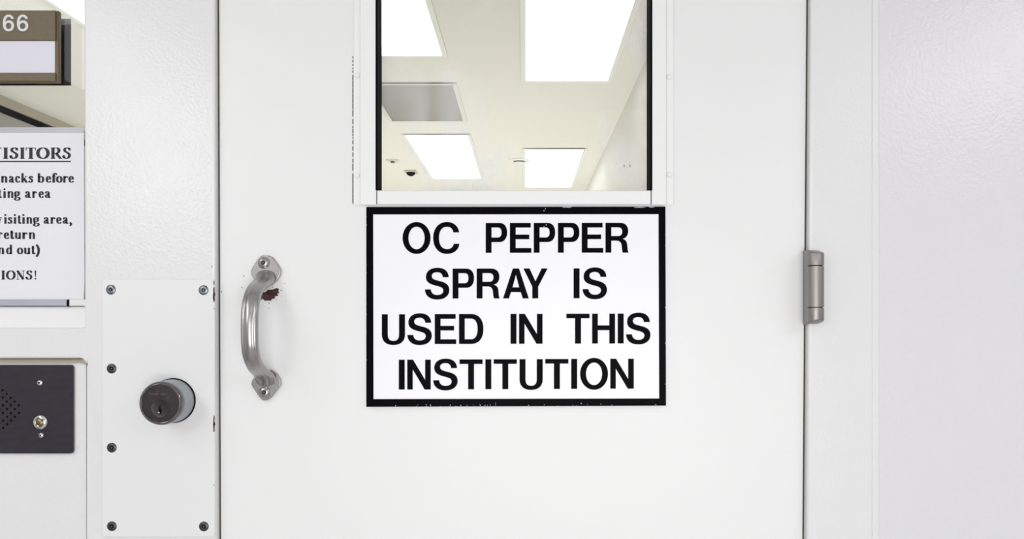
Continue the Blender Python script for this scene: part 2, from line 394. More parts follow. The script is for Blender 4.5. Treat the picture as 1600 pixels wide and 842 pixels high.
MB().box((XT(589.2), YT - .001, zb + .0005), (XT(1016.8), 0.034, P(0, 297.5, YT).z)).build('bottom_rail', M_trim, tp, bevel=.0015)
MB().box((XT(588), YT, 2.05), (XT(1018), 0.034, zt)).build('top_rail', M_trim, tp, bevel=.0015)
MB().box((XT(553), -.002, zb - .001), (XT(1052), 0.004, zb + .003)).build('bottom_flange', M_trim, tp)
for px in (588.6, 1017.4):
    MB().box((XT(px - .55), YT + .0015, P(0, 318, YT).z), (XT(px + .55), .004, P(0, 300, YT).z)).build('corner_gap', M_gap, tp)
GY = 0.034
for xa, xb in ((XT(588) - .004, XT(588)), (XT(1018), XT(1018) + .004)):
    MB().box((xa, -.0055, zb + .018), (xb, GY + .002, zt)).build('gasket', M_gasket, tp)
# pull the visible edge of the rubber in front of the stop edge
for xa, xb in ((XT(588) - .0012, XT(588) + .0016), (XT(1018) - .0016, XT(1018) + .0012)):
    MB().box((xa, -.0078, P(0, 297, YT).z), (xb, GY, zt)).build('gasket_lip', M_gasket, tp, bevel=.0006)
MB().box((XT(586), GY, zb), (XT(1020), GY + .006, zt)).build('glass_pane', M_glass, tp)
for px, py in ((558, 118), (558, 274), (1046, 120), (1046, 273)):
    q = P(px, py, -.0035)
    MB().lathe(q, [(.0045, 0), (.0042, .0018), (.0028, .0032), (.0008, .0036)], seg=16).build('screw_nub', M_trim, tp, smooth=True)
# broken paint line along the left flange
b = MB(); py = 88.0
random.seed(11)
while py < 318:
    if py < 115: ln, g = random.uniform(1.5, 4), random.uniform(1.5, 4)
    elif py < 155: ln, g = random.uniform(8, 16), .6
    elif py < 258: ln, g = random.uniform(2, 11), random.uniform(1, 4)
    else: ln, g = 16, .3
    e = min(318, py + ln)
    b.prism(rect(550.6, py, 551.9, e, -.0004), [], -.0005, .001); py = e + g
plab(b.build('paint_crack', M_gap, tp), 'dark broken crack along the glazing edge')

# ------------------------------------------------------------------ glyph outlines for the sign (units: cap height 262)
def bez(p0, p1, p2, p3, n=10):
    out = []
    for i in range(1, n + 1):
        t_ = i / n; s_ = 1 - t_
        out.append((s_**3 * p0[0] + 3 * s_ * s_ * t_ * p1[0] + 3 * s_ * t_ * t_ * p2[0] + t_**3 * p3[0],
                    s_**3 * p0[1] + 3 * s_ * s_ * t_ * p1[1] + 3 * s_ * t_ * t_ * p2[1] + t_**3 * p3[1]))
    return out
def path(*cmd):
    """points, or 6-tuples for cubic curves"""
    out = [cmd[0]]
    for c_ in cmd[1:]:
        if len(c_) == 2: out.append(c_)
        else: out += bez(out[-1], c_[0:2], c_[2:4], c_[4:6])
    return out
def oval(cx, cy, rx, ry, k_=0.56):
    return path((cx + rx, cy), (cx + rx, cy + k_ * ry, cx + k_ * rx, cy + ry, cx, cy + ry), (cx - k_ * rx, cy + ry, cx - rx, cy + k_ * ry, cx - rx, cy),
                (cx - rx, cy - k_ * ry, cx - k_ * rx, cy - ry, cx, cy - ry), (cx + k_ * rx, cy - ry, cx + rx, cy - k_ * ry, cx + rx, cy))[:-1]
H = 262
GL = {
 'I': [[(0, 0), (52, 0), (52, H), (0, H)]],
 'E': [[(0, 0), (188, 0), (188, 41), (51, 41), (51, 119), (170, 119), (170, 159), (51, 159), (51, 221), (183, 221), (183, H), (0, H)]],
 'T': [[(76, 0), (128, 0), (128, 222), (203, 222), (203, H), (0, H), (0, 222), (76, 222)]],
 'H': [[(0, 0), (50, 0), (50, 117), (151, 117), (151, 0), (201, 0), (201, H), (151, H), (151, 159), (50, 159), (50, H), (0, H)]],
 'N': [[(0, 0), (48, 0), (48, 176), (153, 0), (206, 0), (206, H), (157, H), (157, 84), (51, H), (0, H)]],
 'A': [[(0, 0), (51, 0), (70, 55), (155, 55), (173, 0), (226, 0), (140, H), (86, H)], [(83, 97), (142, 97), (113, 207)]],
 'Y': [[(78, 0), (130, 0), (130, 103), (212, H), (160, H), (106, 150), (54, H), (0, H), (78, 103)]],
 'O': [oval(122.5, 131, 122.5, 140), oval(122.5, 131, 71, 99)],
 'U': [path((0, H), (0, 85), (0, 25, 38, -8, 101, -8), (164, -8, 203, 25, 203, 85), (203, H), (151, H), (151, 85), (151, 48, 134, 28, 101, 28), (68, 28, 52, 48, 52, 85), (52, H))],
 'D': [path((0, 0), (108, 0), (175, 0, 214, 50, 214, 131), (214, 212, 175, H, 108, H), (0, H)),
       path((50, 41), (105, 41), (143, 41, 163, 75, 163, 131), (163, 187, 143, 222, 105, 222), (50, 222))],
 'P': [path((0, 0), (51, 0), (51, 94), (120, 94), (163, 94, 188, 128, 188, 178), (188, 230, 163, H, 120, H), (0, H)),
       path((51, 134), (105, 134), (128, 134, 139, 150, 139, 178), (139, 206, 128, 222, 105, 222), (51, 222))],
 'R': [path((0, 0), (51, 0), (51, 105), (95, 105), (127, 105, 141, 88, 143, 52), (144, 30, 147, 12, 152, 0), (203, 0), (194, 12, 193, 40, 191, 62), (189, 98, 176, 114, 150, 121), (184, 130, 199, 156, 199, 190), (199, 236, 172, H, 126, H), (0, H)),
       path((51, 146), (110, 146), (135, 146, 147, 160, 147, 184), (147, 208, 135, 222, 110, 222), (51, 222))],
 'C': [path((228, 180), (220, 236, 180, 271, 120, 271), (48, 271, 0, 215, 0, 131), (0, 47, 48, -9, 120, -9), (186, -9, 225, 30, 230, 80), (181, 80), (174, 50, 156, 33, 121, 33), (76, 33, 51, 70, 51, 131), (51, 192, 76, 229, 121, 229), (153, 229, 171, 212, 177, 180))],
 'S': [path((209, 187), (207, 240, 170, 270, 110, 270), (50, 270, 9, 240, 9, 190), (9, 145, 38, 128, 92, 114), (140, 102, 161, 95, 161, 70), (161, 45, 140, 31, 108, 31), (76, 31, 54, 48, 52, 80), (0, 80), (2, 24, 42, -9, 108, -9), (172, -9, 214, 24, 214, 74), (214, 122, 182, 142, 128, 154), (82, 165, 60, 172, 60, 198), (60, 218, 78, 231, 108, 231), (136, 231, 154, 215, 157, 187))],
}
SC = 1 / 5.613
def glyph(mb, ch, x, base, yd, th):
    loops = [[(P(x + gx * SC, base - gy * SC, yd).x, P(x + gx * SC, base - gy * SC, yd).z) for gx, gy in lp] for lp in GL[ch]]
    mb.prism(loops[0], loops[1:], yd, yd + th, back=False)

# ------------------------------------------------------------------ warning sign on the door
SY = -0.0085                                 # the sheet bridges the glazing flange
sign = thing('warning_sign', P(806, 480, SY), 'black bordered white pepper spray warning sign on the middle of the door', 'sign')
so = poly([(572, 636), (1041, 634), (1040, 322.5), (572, 323)], SY)
MB().prism(so, [], SY, 0.0).build('sign_sheet', M_sign_white, sign, bevel=0.0006)
si = poly([(583.5, 623.5), (1030, 622.5), (1029, 334.5), (583, 335)], SY - .0004)
so2 = poly([(572.3, 635.7), (1040.7, 633.7), (1039.7, 322.8), (572.3, 323.3)], SY - .0004)
MB().prism(so2, [si], SY - .0004, SY + .0002).build('border', M_sign_black, sign)
rows = [
 [('O', 629.0), ('C', 676.8), ('P', 758.9), ('E', 796.7), ('P', 834.0), ('P', 871.8), ('E', 909.0), ('R', 946.1)],
 [('S', 663.9), ('P', 707.2), ('R', 744.8), ('A', 786.0), ('Y', 817.8), ('I', 896.3), ('S', 910.3)],
 [('U', 596.6), ('S', 636.5), ('E', 679.3), ('D', 717.2), ('I', 797.7), ('N', 811.0), ('T', 885.0), ('H', 925.2), ('I', 965.2), ('S', 978.2)],
 [('I', 623.1), ('N', 636.3), ('S', 676.9), ('T', 717.9), ('I', 758.4), ('T', 771.4), ('U', 811.8), ('T', 852.0), ('I', 892.5), ('O', 906.4), ('N', 953.6)]]
bases = [(395.1, 394.6), (466.5, 465.7), (537.6, 536.4), (608.7, 606.9)]
txt = ['OC PEPPER', 'SPRAY IS', 'USED IN THIS', 'INSTITUTION']
for row, (b0, b1), tx in zip(rows, bases, txt):
    words = tx.split(' '); it = iter(row)
    for wd_ in words:
        mb = MB()
        for _ in wd_:
            ch, x = next(it); glyph(mb, ch, x, b0 + (b1 - b0) * (x - 600) / 400, SY - .0004, .0006)
        plab(mb.build('lettering', M_sign_black, sign, recalc=False), 'black lettering ' + wd_)
# scuffed white specks on the black border
random.seed(5); b = MB()
for i in range(46):
    px = random.choice([random.uniform(650, 780), random.uniform(600, 1035)]); py = 635.3 - abs(random.gauss(0, 2.6))
    r = random.uniform(.25, .75)
    b.prism(blob(px, py, r * 1.3, r, SY - .0006, n=6), [], SY - .0006, SY - .0003)
for px, py, rx in ((886, 323.6, 7), (1000, 323.8, 8), (1018, 323.5, 4), (852, 326, .7), (850, 329, .8), (853.5, 351, .9), (850, 354, .7)):
    b.prism(blob(px, py, rx, .8, SY - .0006, n=10), [], SY - .0006, SY - .0003)
for i in range(16):
    b.prism(blob(random.choice((572.6, 1039.6)), random.uniform(330, 630), .4, random.uniform(.5, 1.5), SY - .0006, n=6), [], SY - .0006, SY - .0003)
plab(b.build('scuff', mat('scuffed_edge', (0.45, 0.47, 0.55), .5, var=.1, vscale=200), sign), 'pale scuff marks on the black border')

# ------------------------------------------------------------------ serif lettering strokes (nib wide across, thin down)
def stroke(mb, pts, a, bth, fn, yd, th):
    """ribbon whose width follows its direction: a for upright strokes, bth for level ones"""
    n = len(pts); L = []; R = []
    for i in range(n):
        p, q = pts[max(i - 1, 0)], pts[min(i + 1, n - 1)]
        dx, dz = q[0] - p[0], q[1] - p[1]; l = math.hypot(dx, dz) or 1
        nx, nz = -dz / l, dx / l
        wd = 0.5 * math.sqrt((a * nx) ** 2 + (bth * nz) ** 2)
        L.append((pts[i][0] + nx * wd, pts[i][1] + nz * wd)); R.append((pts[i][0] - nx * wd, pts[i][1] - nz * wd))
    v = [fn(*p, yd) for p in L + R]; f = [(i, i + 1, n + i + 1, n + i) for i in range(n - 1)]
    mb.add(v, f)
def arc(cx, cz, rx, rz, a0, a1, n=14):
    return [(cx + rx * math.cos(math.radians(a0 + (a1 - a0) * i / n)), cz + rz * math.sin(math.radians(a0 + (a1 - a0) * i / n))) for i in range(n + 1)]
def dot(cx, cz, r): return [('fill', circ(cx, cz, r, 12))]
SR = .075   # serif thickness
def stem(x, z0, z1, sl=.16, s0=True, s1=True, half1=False):
    out = [('s', [(x, z0), (x, z1)])]
    if s0: out.append(('h', (x - sl, x + sl, z0 + .025)))
    if s1: out.append(('h', (x - sl, x + (sl if not half1 else .02), z1 - .025)))
    return out
# glyphs in units of x-height (lower case) or cap height (capitals); width w is stretched to the box
X = {}
X['I'] = (.40, stem(.20, 0, 1, .19))
X['T'] = (.82, stem(.41, 0, 1, .2, s1=False) + [('h', (.02, .80, .965)), ('t', [(.035, .97), (.02, .74)]), ('t', [(.785, .97), (.80, .74)])])
X['O'] = (.98, [('s', arc(.49, .5, .39, .475, 0, 360, 36))])
X['S'] = (.68, [('s', [(.58, .80), (.54, .90), (.45, .965), (.33, .97), (.19, .91), (.15, .79), (.19, .67), (.34, .57), (.48, .48), (.56, .37), (.56, .23), (.49, .09), (.34, .03), (.20, .05), (.10, .14), (.05, .28)]), ('t', [(.60, .98), (.60, .70)]), ('t', [(.055, .32), (.055, .02)])])
X['R'] = (.98, stem(.20, 0, 1, .18) + [('h', (.2, .5, .965)), ('h', (.2, .5, .49)), ('s', [(.48, .968), (.60, .95), (.68, .86), (.70, .74), (.67, .61), (.58, .51), (.46, .485)]), ('s', [(.46, .49), (.82, .03)]), ('h', (.72, .98, .025))])
X['N'] = (.98, [('t', [(.17, 0), (.17, 1)]), ('h', (.02, .34, .025)), ('h', (.02, .24, .975)), ('d', [(.15, .98), (.80, .02)]), ('t', [(.82, 0), (.82, 1)]), ('h', (.66, .98, .975))])
X['V'] = (.98, [('d', [(.16, .98), (.50, .02)]), ('t', [(.50, .02), (.82, .98)]), ('h', (.0, .36, .975)), ('h', (.66, .98, .975))])
X['!'] = (.30, [('fill', [(.04, 1), (.26, 1), (.19, .30), (.11, .30)])] + dot(.15, .09, .10))
X['n'] = (1.02, stem(.22, 0, 1, .17, half1=True) + stem(.78, 0, .7, .17, s1=False) + [('s', [(.24, .72), (.36, .90), (.52, .97), (.66, .93), (.75, .82), (.78, .65)])])
X['u'] = (1.02, stem(.22, .3, 1, .12, s0=False, half1=True) + stem(.78, 0, 1, .14, half1=True) + [('s', [(.22, .34), (.25, .16), (.36, .06), (.52, .06), (.66, .15), (.78, .30)])])
X['r'] = (.82, stem(.22, 0, 1, .18, half1=True) + [('s', [(.24, .66), (.36, .86), (.50, .95), (.62, .93)])] + dot(.66, .84, .13))
X['a'] = (.92, stem(.60, .12, .70, .1, s0=False, s1=False) + [('s', [(.17, .74), (.24, .90), (.38, .96), (.52, .92), (.60, .80), (.60, .66)]), ('s', [(.60, .58), (.40, .50), (.22, .40), (.16, .25), (.21, .10), (.34, .06), (.48, .12), (.60, .24)]), ('s', [(.60, .16), (.66, .05), (.78, .06), (.88, .14)])] + dot(.19, .74, .11))
X['c'] = (.82, [('s', [(.66, .72), (.60, .88), (.46, .96), (.30, .92), (.19, .76), (.16, .52), (.19, .28), (.30, .10), (.46, .04), (.62, .10), (.76, .24)])] + dot(.63, .76, .12))
X['e'] = (.82, [('s', [(.18, .52), (.70, .52)]), ('s', [(.66, .52), (.64, .74), (.56, .90), (.43, .96), (.29, .90), (.19, .74), (.16, .50), (.20, .26), (.30, .10), (.46, .04), (.62, .09), (.76, .24)])])
X['o'] = (.92, [('s', arc(.46, .5, .32, .455, 0, 360, 30))])
X['s'] = (.68, [('s', [(.54, .80), (.48, .92), (.34, .96), (.20, .90), (.17, .76), (.24, .64), (.40, .54), (.52, .42), (.54, .26), (.46, .10), (.32, .04), (.18, .09), (.09, .24)]), ('t', [(.57, .97), (.57, .70)]), ('t', [(.08, .30), (.08, .02)])])
X['t'] = (.62, [('s', [(.26, 1.28), (.26, .22), (.30, .08), (.40, .04), (.50, .08), (.58, .20)]), ('h', (.02, .56, .945)), ('fill', [(.26, 1.34), (.14, 1.08), (.02, .95), (.30, .95)])])
X['i'] = (.46, stem(.22, 0, 1, .19, half1=True) + dot(.20, 1.34, .16))
X['k'] = (1.02, stem(.20, 0, 1.46, .17, half1=True) + [('t', [(.22, .36), (.72, .93)]), ('h', (.56, .94, .965)), ('d', [(.42, .62), (.82, .03)]), ('h', (.66, 1.02, .03))])
X['b'] = (.98, stem(.20, .02, 1.46, .14, s0=False, half1=True) + [('s', [(.22, .70), (.34, .90), (.52, .96), (.68, .88), (.78, .70), (.80, .48), (.76, .24), (.64, .08), (.48, .04), (.32, .10), (.20, .24)])])
X['d'] = (1.0, stem(.74, 0, 1.46, .15, half1=True) + [('h', (.74, .96, .03)), ('s', [(.74, .74), (.62, .92), (.46, .96), (.30, .88), (.19, .70), (.16, .48), (.20, .24), (.30, .08), (.46, .05), (.62, .12), (.74, .28)])])
X['f'] = (.72, stem(.24, 0, 1.10, .18, s1=False) + [('h', (.02, .54, .945)), ('s', [(.24, 1.05), (.27, 1.28), (.36, 1.42), (.50, 1.44), (.58, 1.38)])] + dot(.61, 1.30, .12))
X['v'] = (.94, [('d', [(.16, .97), (.48, .03)]), ('t', [(.48, .03), (.76, .97)]), ('h', (.0, .38, .965)), ('h', (.6, .94, .965))])
X['g'] = (.92, [('s', arc(.40, .64, .25, .31, 0, 360, 24)), ('t', [(.60, .86), (.72, .93), (.88, .93)]), ('s', [(.24, .38), (.16, .28), (.20, .16), (.38, .10), (.58, .08), (.74, .0), (.78, -.14), (.70, -.30), (.46, -.38), (.22, -.34), (.10, -.22), (.16, -.08), (.30, .04)])])
X[','] = (.34, dot(.16, .10, .16) + [('s', [(.26, .08), (.26, -.10), (.16, -.26), (.04, -.34)])])
X[')'] = (.52, [('s', [(.06, 1.48), (.24, 1.22), (.36, .86), (.38, .50), (.34, .18), (.22, -.16), (.06, -.40)])])
def serif(mb, ch, px0, px1, base, h, yd):
    wd, ops = X[ch]; sx = (px1 - px0) / wd
    fn = lambda x, z, y_: P(px0 + x * sx, base - z * h, y_)
    cap = ch in 'ITOSRNV!'
    a, bt, th = ((.265, .07, .065) if cap else (.345, .115, .10))
    for kind, d_ in ops:
        if kind == 's': stroke(mb, d_, a, bt, fn, yd, 0)
        elif kind == 't': stroke(mb, d_, th, th, fn, yd, 0)
        elif kind == 'd': stroke(mb, d_, a * 1.05, a * .9, fn, yd, 0)
        elif kind == 'h':
            z = d_[2]; hw = (.03 if cap else .04)
            mb.add([fn(d_[0], z - hw, yd), fn(d_[1], z - hw, yd), fn(d_[1], z + hw, yd), fn(d_[0], z + hw, yd)], [(0, 1, 2, 3)])
        else:
            mb.add([fn(x, z, yd) for x, z in d_], [tuple(range(len(d_)))])

# ------------------------------------------------------------------ sidelight
SGY = 0.034
w2 = thing('window_2', P(60, 240, SGY), 'sidelight window left of the door with a plaque and a notice on it', 'window', kind='structure')
MB().box((XF(-338), .0085, ZF(482)), (XF(140), SGY, 2.19)).build('glass_pane', M_side_glass, w2)
a, bq = P(-300, 512.5, -.010), P(131.5, 478.3, .020)
xl, xrr = XF(-338), XF(131.5)
MB().add([(xl, -.0105, ZF(512)), (xrr, -.0105, ZF(512)), (xrr, .008, P(0, 478.3, .008).z), (xl, .008, P(0, 478.3, .008).z),
          (xl, .0084, ZF(512)), (xrr, .0084, ZF(512)), (xrr, .0084, P(0, 478.3, .008).z), (xl, .0084, P(0, 478.3, .008).z)],
         [(0, 1, 2, 3), (1, 5, 6, 2), (5, 4, 7, 6), (4, 0, 3, 7), (3, 2, 6, 7), (0, 4, 5, 1)]).build('sloped_sill', M_trim, w2, bevel=.001)
yb = .0036
for p0, p1, m_, nm in ((-300, 104, M_bead, 'glazing_bead'), (104, 108.5, M_black, 'bead_gap'), (108.5, 134, M_lamp_frame, 'corner_bead')):
    q0, q1 = P(p0, 479, yb), P(p1, 472, yb)
    MB().box((q0.x, yb, q0.z), (q1.x, yb + .003, q1.z + .004)).build(nm, m_, w2)
MB().box((P(-300, 0, yb).x, yb - .0006, P(0, 478.8, yb).z), (P(132, 0, yb).x, yb, P(0, 477.7, yb).z)).build('sill_joint', M_gap, w2)

# notice taped to the sidelight
PY = .0074
note = thing('paper_notice', P(40, 340, PY), 'white printed visitors notice taped to the sidelight glass', 'notice')
pts = [(-170, 472), (121, 472), (127.5, 471), (130.5, 467.5), (132, 440), (131, 208), (-170, 207)]
MB().prism(poly(pts, PY), [], PY, PY + .0006).build('paper_sheet', M_paper, note)
plab(MB().prism(rect(-170, 198.8, 130.8, 209, PY + .0006), [], PY + .0006, PY + .0011).build('sleeve_edge', M_tape, note), 'grey clear sleeve edge above the paper')
TY = PY - .0004
lines = [
 ('V', -14, 2.9, 247.8, 17.2), ('I', 4.8, 12.8, 247.8, 17.2), ('S', 15.4, 28.4, 247.8, 17.2), ('I', 31, 38.6, 247.8, 17.2), ('T', 40.3, 56, 247.8, 17.2), ('O', 57, 77, 247.8, 17.2), ('R', 79, 97.2, 247.8, 17.2), ('S', 98, 110.5, 247.8, 17.2)]
def add_row(base, h, items):
    for ch, x0, x1 in items: lines.append((ch, x0, x1, base, h))
add_row(285.2, 10.0, [('s', -9, -1.5), ('n', 1.4, 12), ('a', 13.6, 22.2), ('c', 23.4, 31.6), ('k', 33, 43.6), ('s', 44.4, 51.6), ('b', 58.6, 69.4), ('e', 71.4, 80), ('f', 81, 89.5), ('o', 87.6, 97.6), ('r', 98.4, 106.6), ('e', 106.8, 115.4)])
add_row(309.0, 10.0, [('t', -4, 2.6), ('i', 4.8, 9.6), ('n', 11.4, 21.4), ('g', 22, 32.2), ('a', 38.8, 48.2), ('r', 50, 58), ('e', 60.2, 68.4), ('a', 69.8, 79)])
add_row(349.4, 10.0, [('v', -6.5, 3.4), ('i', 6.2, 11), ('s', 12, 19.2), ('i', 21, 26), ('t', 27.4, 33), ('i', 34.4, 39.4), ('n', 41, 50.6), ('g', 51.6, 62), ('a', 68, 77), ('r', 78.6, 87), ('e', 87.8, 96.2), ('a', 97.8, 106.8), (',', 108.4, 111.9)])
add_row(373.2, 10.0, [('r', -4, 4.4), ('e', 5.8, 14.2), ('t', 15.4, 22.2), ('u', 23, 33.2), ('r', 34.4, 43.6), ('n', 44.8, 55.2)])
add_row(397.0, 10.0, [('n', -3.5, 7), ('d', 9.4, 19.6), ('o', 26.6, 36), ('u', 37.2, 47.6), ('t', 48.8, 55), (')', 56, 62)])
add_row(436.6, 13.8, [('T', -12, -1.5), ('I', 2, 7.8), ('O', 9.6, 24), ('N', 25.4, 38.6), ('S', 40.4, 50.4), ('!', 53.4, 57.2)])
groups_ = []
for it in lines:
    if groups_ and groups_[-1][-1][3] == it[3] and it[1] - groups_[-1][-1][2] < 4.0: groups_[-1].append(it)
    else: groups_.append([it])
for g_ in groups_:
    mb = MB()
    for ch, x0, x1, base, h in g_: serif(mb, ch, x0, x1, base, h, TY)
    plab(mb.build('printed_word', M_ink, note, recalc=False), 'bold black printed word')
MB().add([P(-16, 253.2, TY), P(110.6, 253.2, TY), P(110.6, 251.2, TY), P(-16, 251.2, TY)], [(0, 1, 2, 3)]).build('underline', M_ink, note, recalc=False)

# room number plaque standing off the glass
NX = -0.729
pl = thing('room_plaque', (NX - .1, .034, 1.927), 'brown room number plaque with a blank white insert on the sidelight', 'sign')
z0, z1 = 1.8712, 1.9835
MB().box((NX - .30, -.0005, z0), (NX, .0084, z1)).build('plaque_face', M_plaque, pl, bevel=.0022)
MB().box((NX - .30, -.004, P(0, 63, -.004).z), (NX - .0035, -.0004, z1 - .001)).build('number_panel', M_plaque, pl, bevel=.0008)
MB().box((NX - .30, -.004, z0 + .001), (NX - .0035, -.0004, P(0, 113.5, -.004).z)).build('lower_lip', M_plaque, pl, bevel=.0008)
MB().box((NX - .30, -.0016, P(0, 114, -.002).z), (NX - .0055, -.0004, P(0, 64, -.002).z)).build('name_insert', M_insert, pl)
plab(MB().box((NX - .30, .0342, z0 + .005), (NX - .0002, .0354, z1 - .0005)).build('backing_sheet', M_plaque_back, pl), 'dark mauve backing sheet on the far face of the glass')
NG = {'0': [oval(8.6, 12.6, 8.6, 13.0), oval(8.6, 12.6, 4.5, 9.3)],
      '6': [path((17.0, 19.0), (16.2, 23.2, 13.2, 25.6, 9.1, 25.6), (3.2, 25.6, 0, 20.6, 0, 12.2), (0, 4.2, 3.0, -.4, 8.8, -.4), (13.8, -.4, 17.4, 3.2, 17.4, 8.3), (17.4, 13.3, 14.1, 16.6, 9.6, 16.6), (7.2, 16.6, 5.3, 15.7, 4.0, 14.0),
                 (4.2, 19.4, 6.0, 22.2, 9.0, 22.2), (10.9, 22.2, 12.3, 21.1, 12.8, 19.0)),
            oval(8.9, 8.1, 4.5, 5.0)]}
NY = -.0056
for x, ch in ((-17.8, '0'), (4.4, '6'), (26.4, '6')):
    mb = MB()
    lps = [poly([(x + gx, 48.4 - gy) for gx, gy in lp_], NY) for lp_ in NG[ch]]
    mb.prism(lps[0], lps[1:], NY, NY + .0016)
    plab(mb.build('numeral', M_num, pl), 'raised grey numeral ' + ch)

# ------------------------------------------------------------------ intercom
IY = -.0125
ic = thing('intercom_panel', P(20, 640, -.008), 'dark steel intercom plate with speaker holes and a call button', 'intercom')
ip0, ip1 = P(-150, 708.5, IY), P(114.3, 570.3, IY)
holes = []
for r_ in range(-6, 7):
    for c_ in range(-7, 8):
        if (r_ + c_) % 2: continue
        hx, hy = -1.7 + 6.2 * c_ + .1 * r_, 639.2 + 5.92 * r_
        if math.hypot(hx + 3.0, hy - 639.2) < 33.2: holes.append((hx, hy))
hl = [circ(P(hx, hy, IY).x, P(hx, hy, IY).z, .00185, 8) for hx, hy in holes]
MB().prism(rrect(ip0.x, ip0.z, ip1.x, ip1.z, .0045), hl, IY, -.0088).build('face_plate', M_intercom, ic, bevel=0.0)
plab(MB().prism(rrect(ip0.x + .001, ip0.z + .001, ip1.x + .0006, ip1.z - .001, .0045), [rrect(ip0.x + .006, ip0.z + .006, ip1.x - .006, ip1.z - .006, .002)], -.0112, -.008).build('plate_rim', mat('rim_steel', (.30, .25, .29), .35, .8, var=.15, vscale=80), ic, bevel=.0005), 'worn bright steel rim')
sc = P(-3, 639.2, -.0084)
MB().lathe(sc, [(.036, 0), (.036, .0003)]).build('speaker_backing', M_black, ic)
q = P(63.8, 659.3, IY)
bt = MB().lathe(q, [(.0118, 0), (.0116, .0012), (.0108, .0030), (.0088, .0046), (.0072, .0050), (.0066, .0042), (.0062, .0040)]).build('button_bezel', M_chrome, ic, smooth=True, angle=60)
bc = MB().lathe(q + Vector((0, -.0038, 0)), [(.0058, 0), (.0056, .0012), (.0042, .0022), (.001, .0024)]).build('button_cap', M_brass, bt, smooth=True); bc['label'] = 'worn brass push button'
for px, py, r in ((62.7, 598, .0048), (64.8, 680, .0044)):
    q = P(px, py, IY)
    s_ = MB().lathe(q, [(r, 0), (r * .96, .0012), (r * .7, .0026), (r * .38, .0031), (r * .36, .0019), (.0001, .0019)], seg=24).build('screw', M_chrome, ic, smooth=True, angle=50)
    MB().lathe(q + Vector((0, -.0020, 0)), [(r * .34, 0), (r * .34, .0003)], seg=6).build('socket', M_black, s_)

# ------------------------------------------------------------------ lock cover plate with its screws
LY = YF - .0025
lp = thing('lock_cover_plate', P(248, 638, YF), 'tall white painted steel plate screwed over the frame left of the door', 'cover plate')
MB().prism(rrect(P(160.5, 0, LY).x, P(0, 838.5, LY).z, P(335.5, 0, LY).x, P(0, 437, LY).z, .003), [], LY, YF).build('plate', M_plate, lp, bevel=.0010)
def flush_screw(px, py, m_, r=.0069):
    q = P(px, py, LY)
    s_ = MB().lathe(q, [(r, 0), (r, .0005), (r * .86, .0011), (r * .55, .0014), (r * .44, .0013), (r * .42, .0004), (.0001, .0004)], seg=28).build('screw', m_, lp, smooth=True, angle=40)
    MB().lathe(q + Vector((0, -.0005, 0)), [(r * .40, 0), (r * .40, .0003)], seg=6).build('socket', M_black, s_)
    MB().lathe(q + Vector((0, -.0007, 0)), [(r * .17, 0), (r * .17, .0006)], seg=10).build('security_pin', M_screw, s_)
    MB().lathe(q + Vector((0, .0001, 0)), [(r * 1.10, 0), (r * 1.08, .0003)], seg=28).build('chipped_ring', M_black, s_)
for px, py, m_ in ((173.2, 452.6, M_screw), (318, 453.3, M_screw), (174.4, 575.8, M_screw_dark), (174.6, 699.3, M_screw_dark), (174.8, 822, M_screw_dark), (318.5, 822.4, M_screw_dark)):
    flush_screw(px, py, m_)
b = MB()
random.seed(21)
for i in range(9):
    b.prism(blob(168 + i * 1.3, 445.6 + random.uniform(-.5, .5) + abs(i - 4) ** 2 * .1, .8, .6, LY - .0003, 7), [], LY - .0003, LY)
for (px, py) in ((323, 447), (178.5, 571.5), (180, 573)):
    b.prism(blob(px, py, .8, .6, LY - .0003, 7), [], LY - .0003, LY)
for py, ry, rx in ((442, 4, .8), (453, 5, 1.0), (461, 7, 1.7), (468, 4, 1.4), (482, 1.2, .6), (654, 5, 1.0), (663, 7, 1.7), (671, 4, 1.0), (758, 1.2, .5)):
    b.prism(blob(334.4, py, rx, ry, LY - .0003, 12, .3), [], LY - .0003, LY)
plab(b.build('paint_chip', M_chip, lp), 'dark chips where the paint has worn off')

# high security lock cylinder standing on the plate
lc = P(271, 625.6, LY)
lk = thing('lock_cylinder', lc, 'round dark keyed lock cylinder sticking out of the white cover plate', 'lock')
MB().lathe(lc, [(.0345, 0), (.0345, .0022), (.0335, .003)], seg=64).build('base_ring', M_black, lk, smooth=True)
MB().lathe(lc, [(.0333, .002), (.0333, .004), (.0312, .036)], seg=64).build('collar', M_collar, lk, smooth=True)
MB().lathe(lc, [(.0300, .034), (.0322, .0345), (.0326, .036), (.0326, .0425), (.0320, .0445), (.0306, .0462), (.0290, .0470), (.0283, .0466), (.0282, .0455)], seg=64).build('rim', M_lock_rim, lk, smooth=True, angle=50)
MB().lathe(lc, [(.0283, .044), (.0283, .0458), (.0140, .0460), (.001, .0460)], seg=64).build('face', M_lock_face, lk, smooth=True, angle=50)
pc = lc + Vector((0, -.0458, -.0072))
pg = MB().lathe(pc, [(.0134, 0), (.0134, .0008), (.0129, .0012), (.0122, .0010), (.001, .0010)], seg=48).build('plug', M_lock_face, lk, smooth=True, angle=40)
kx, kz, ky = pc.x - .0006, pc.z, pc.y - .0014
key = [(kx - .0010, kz + .0040), (kx + .0016, kz + .0044), (kx + .0018, kz + .0020), (kx + .0004, kz + .0008), (kx + .0022, kz - .0012), (kx + .0034, kz - .0036), (kx + .0026, kz - .0066), (kx + .0008, kz - .0094), (kx - .0014, kz - .0088), (kx - .0026, kz - .0052), (kx - .0012, kz - .0024), (kx - .0018, kz + .0004), (kx - .0006, kz + .0020)]
kw = MB().prism(key[::-1], [], ky, ky + .0006).build('keyway', M_black, pg)
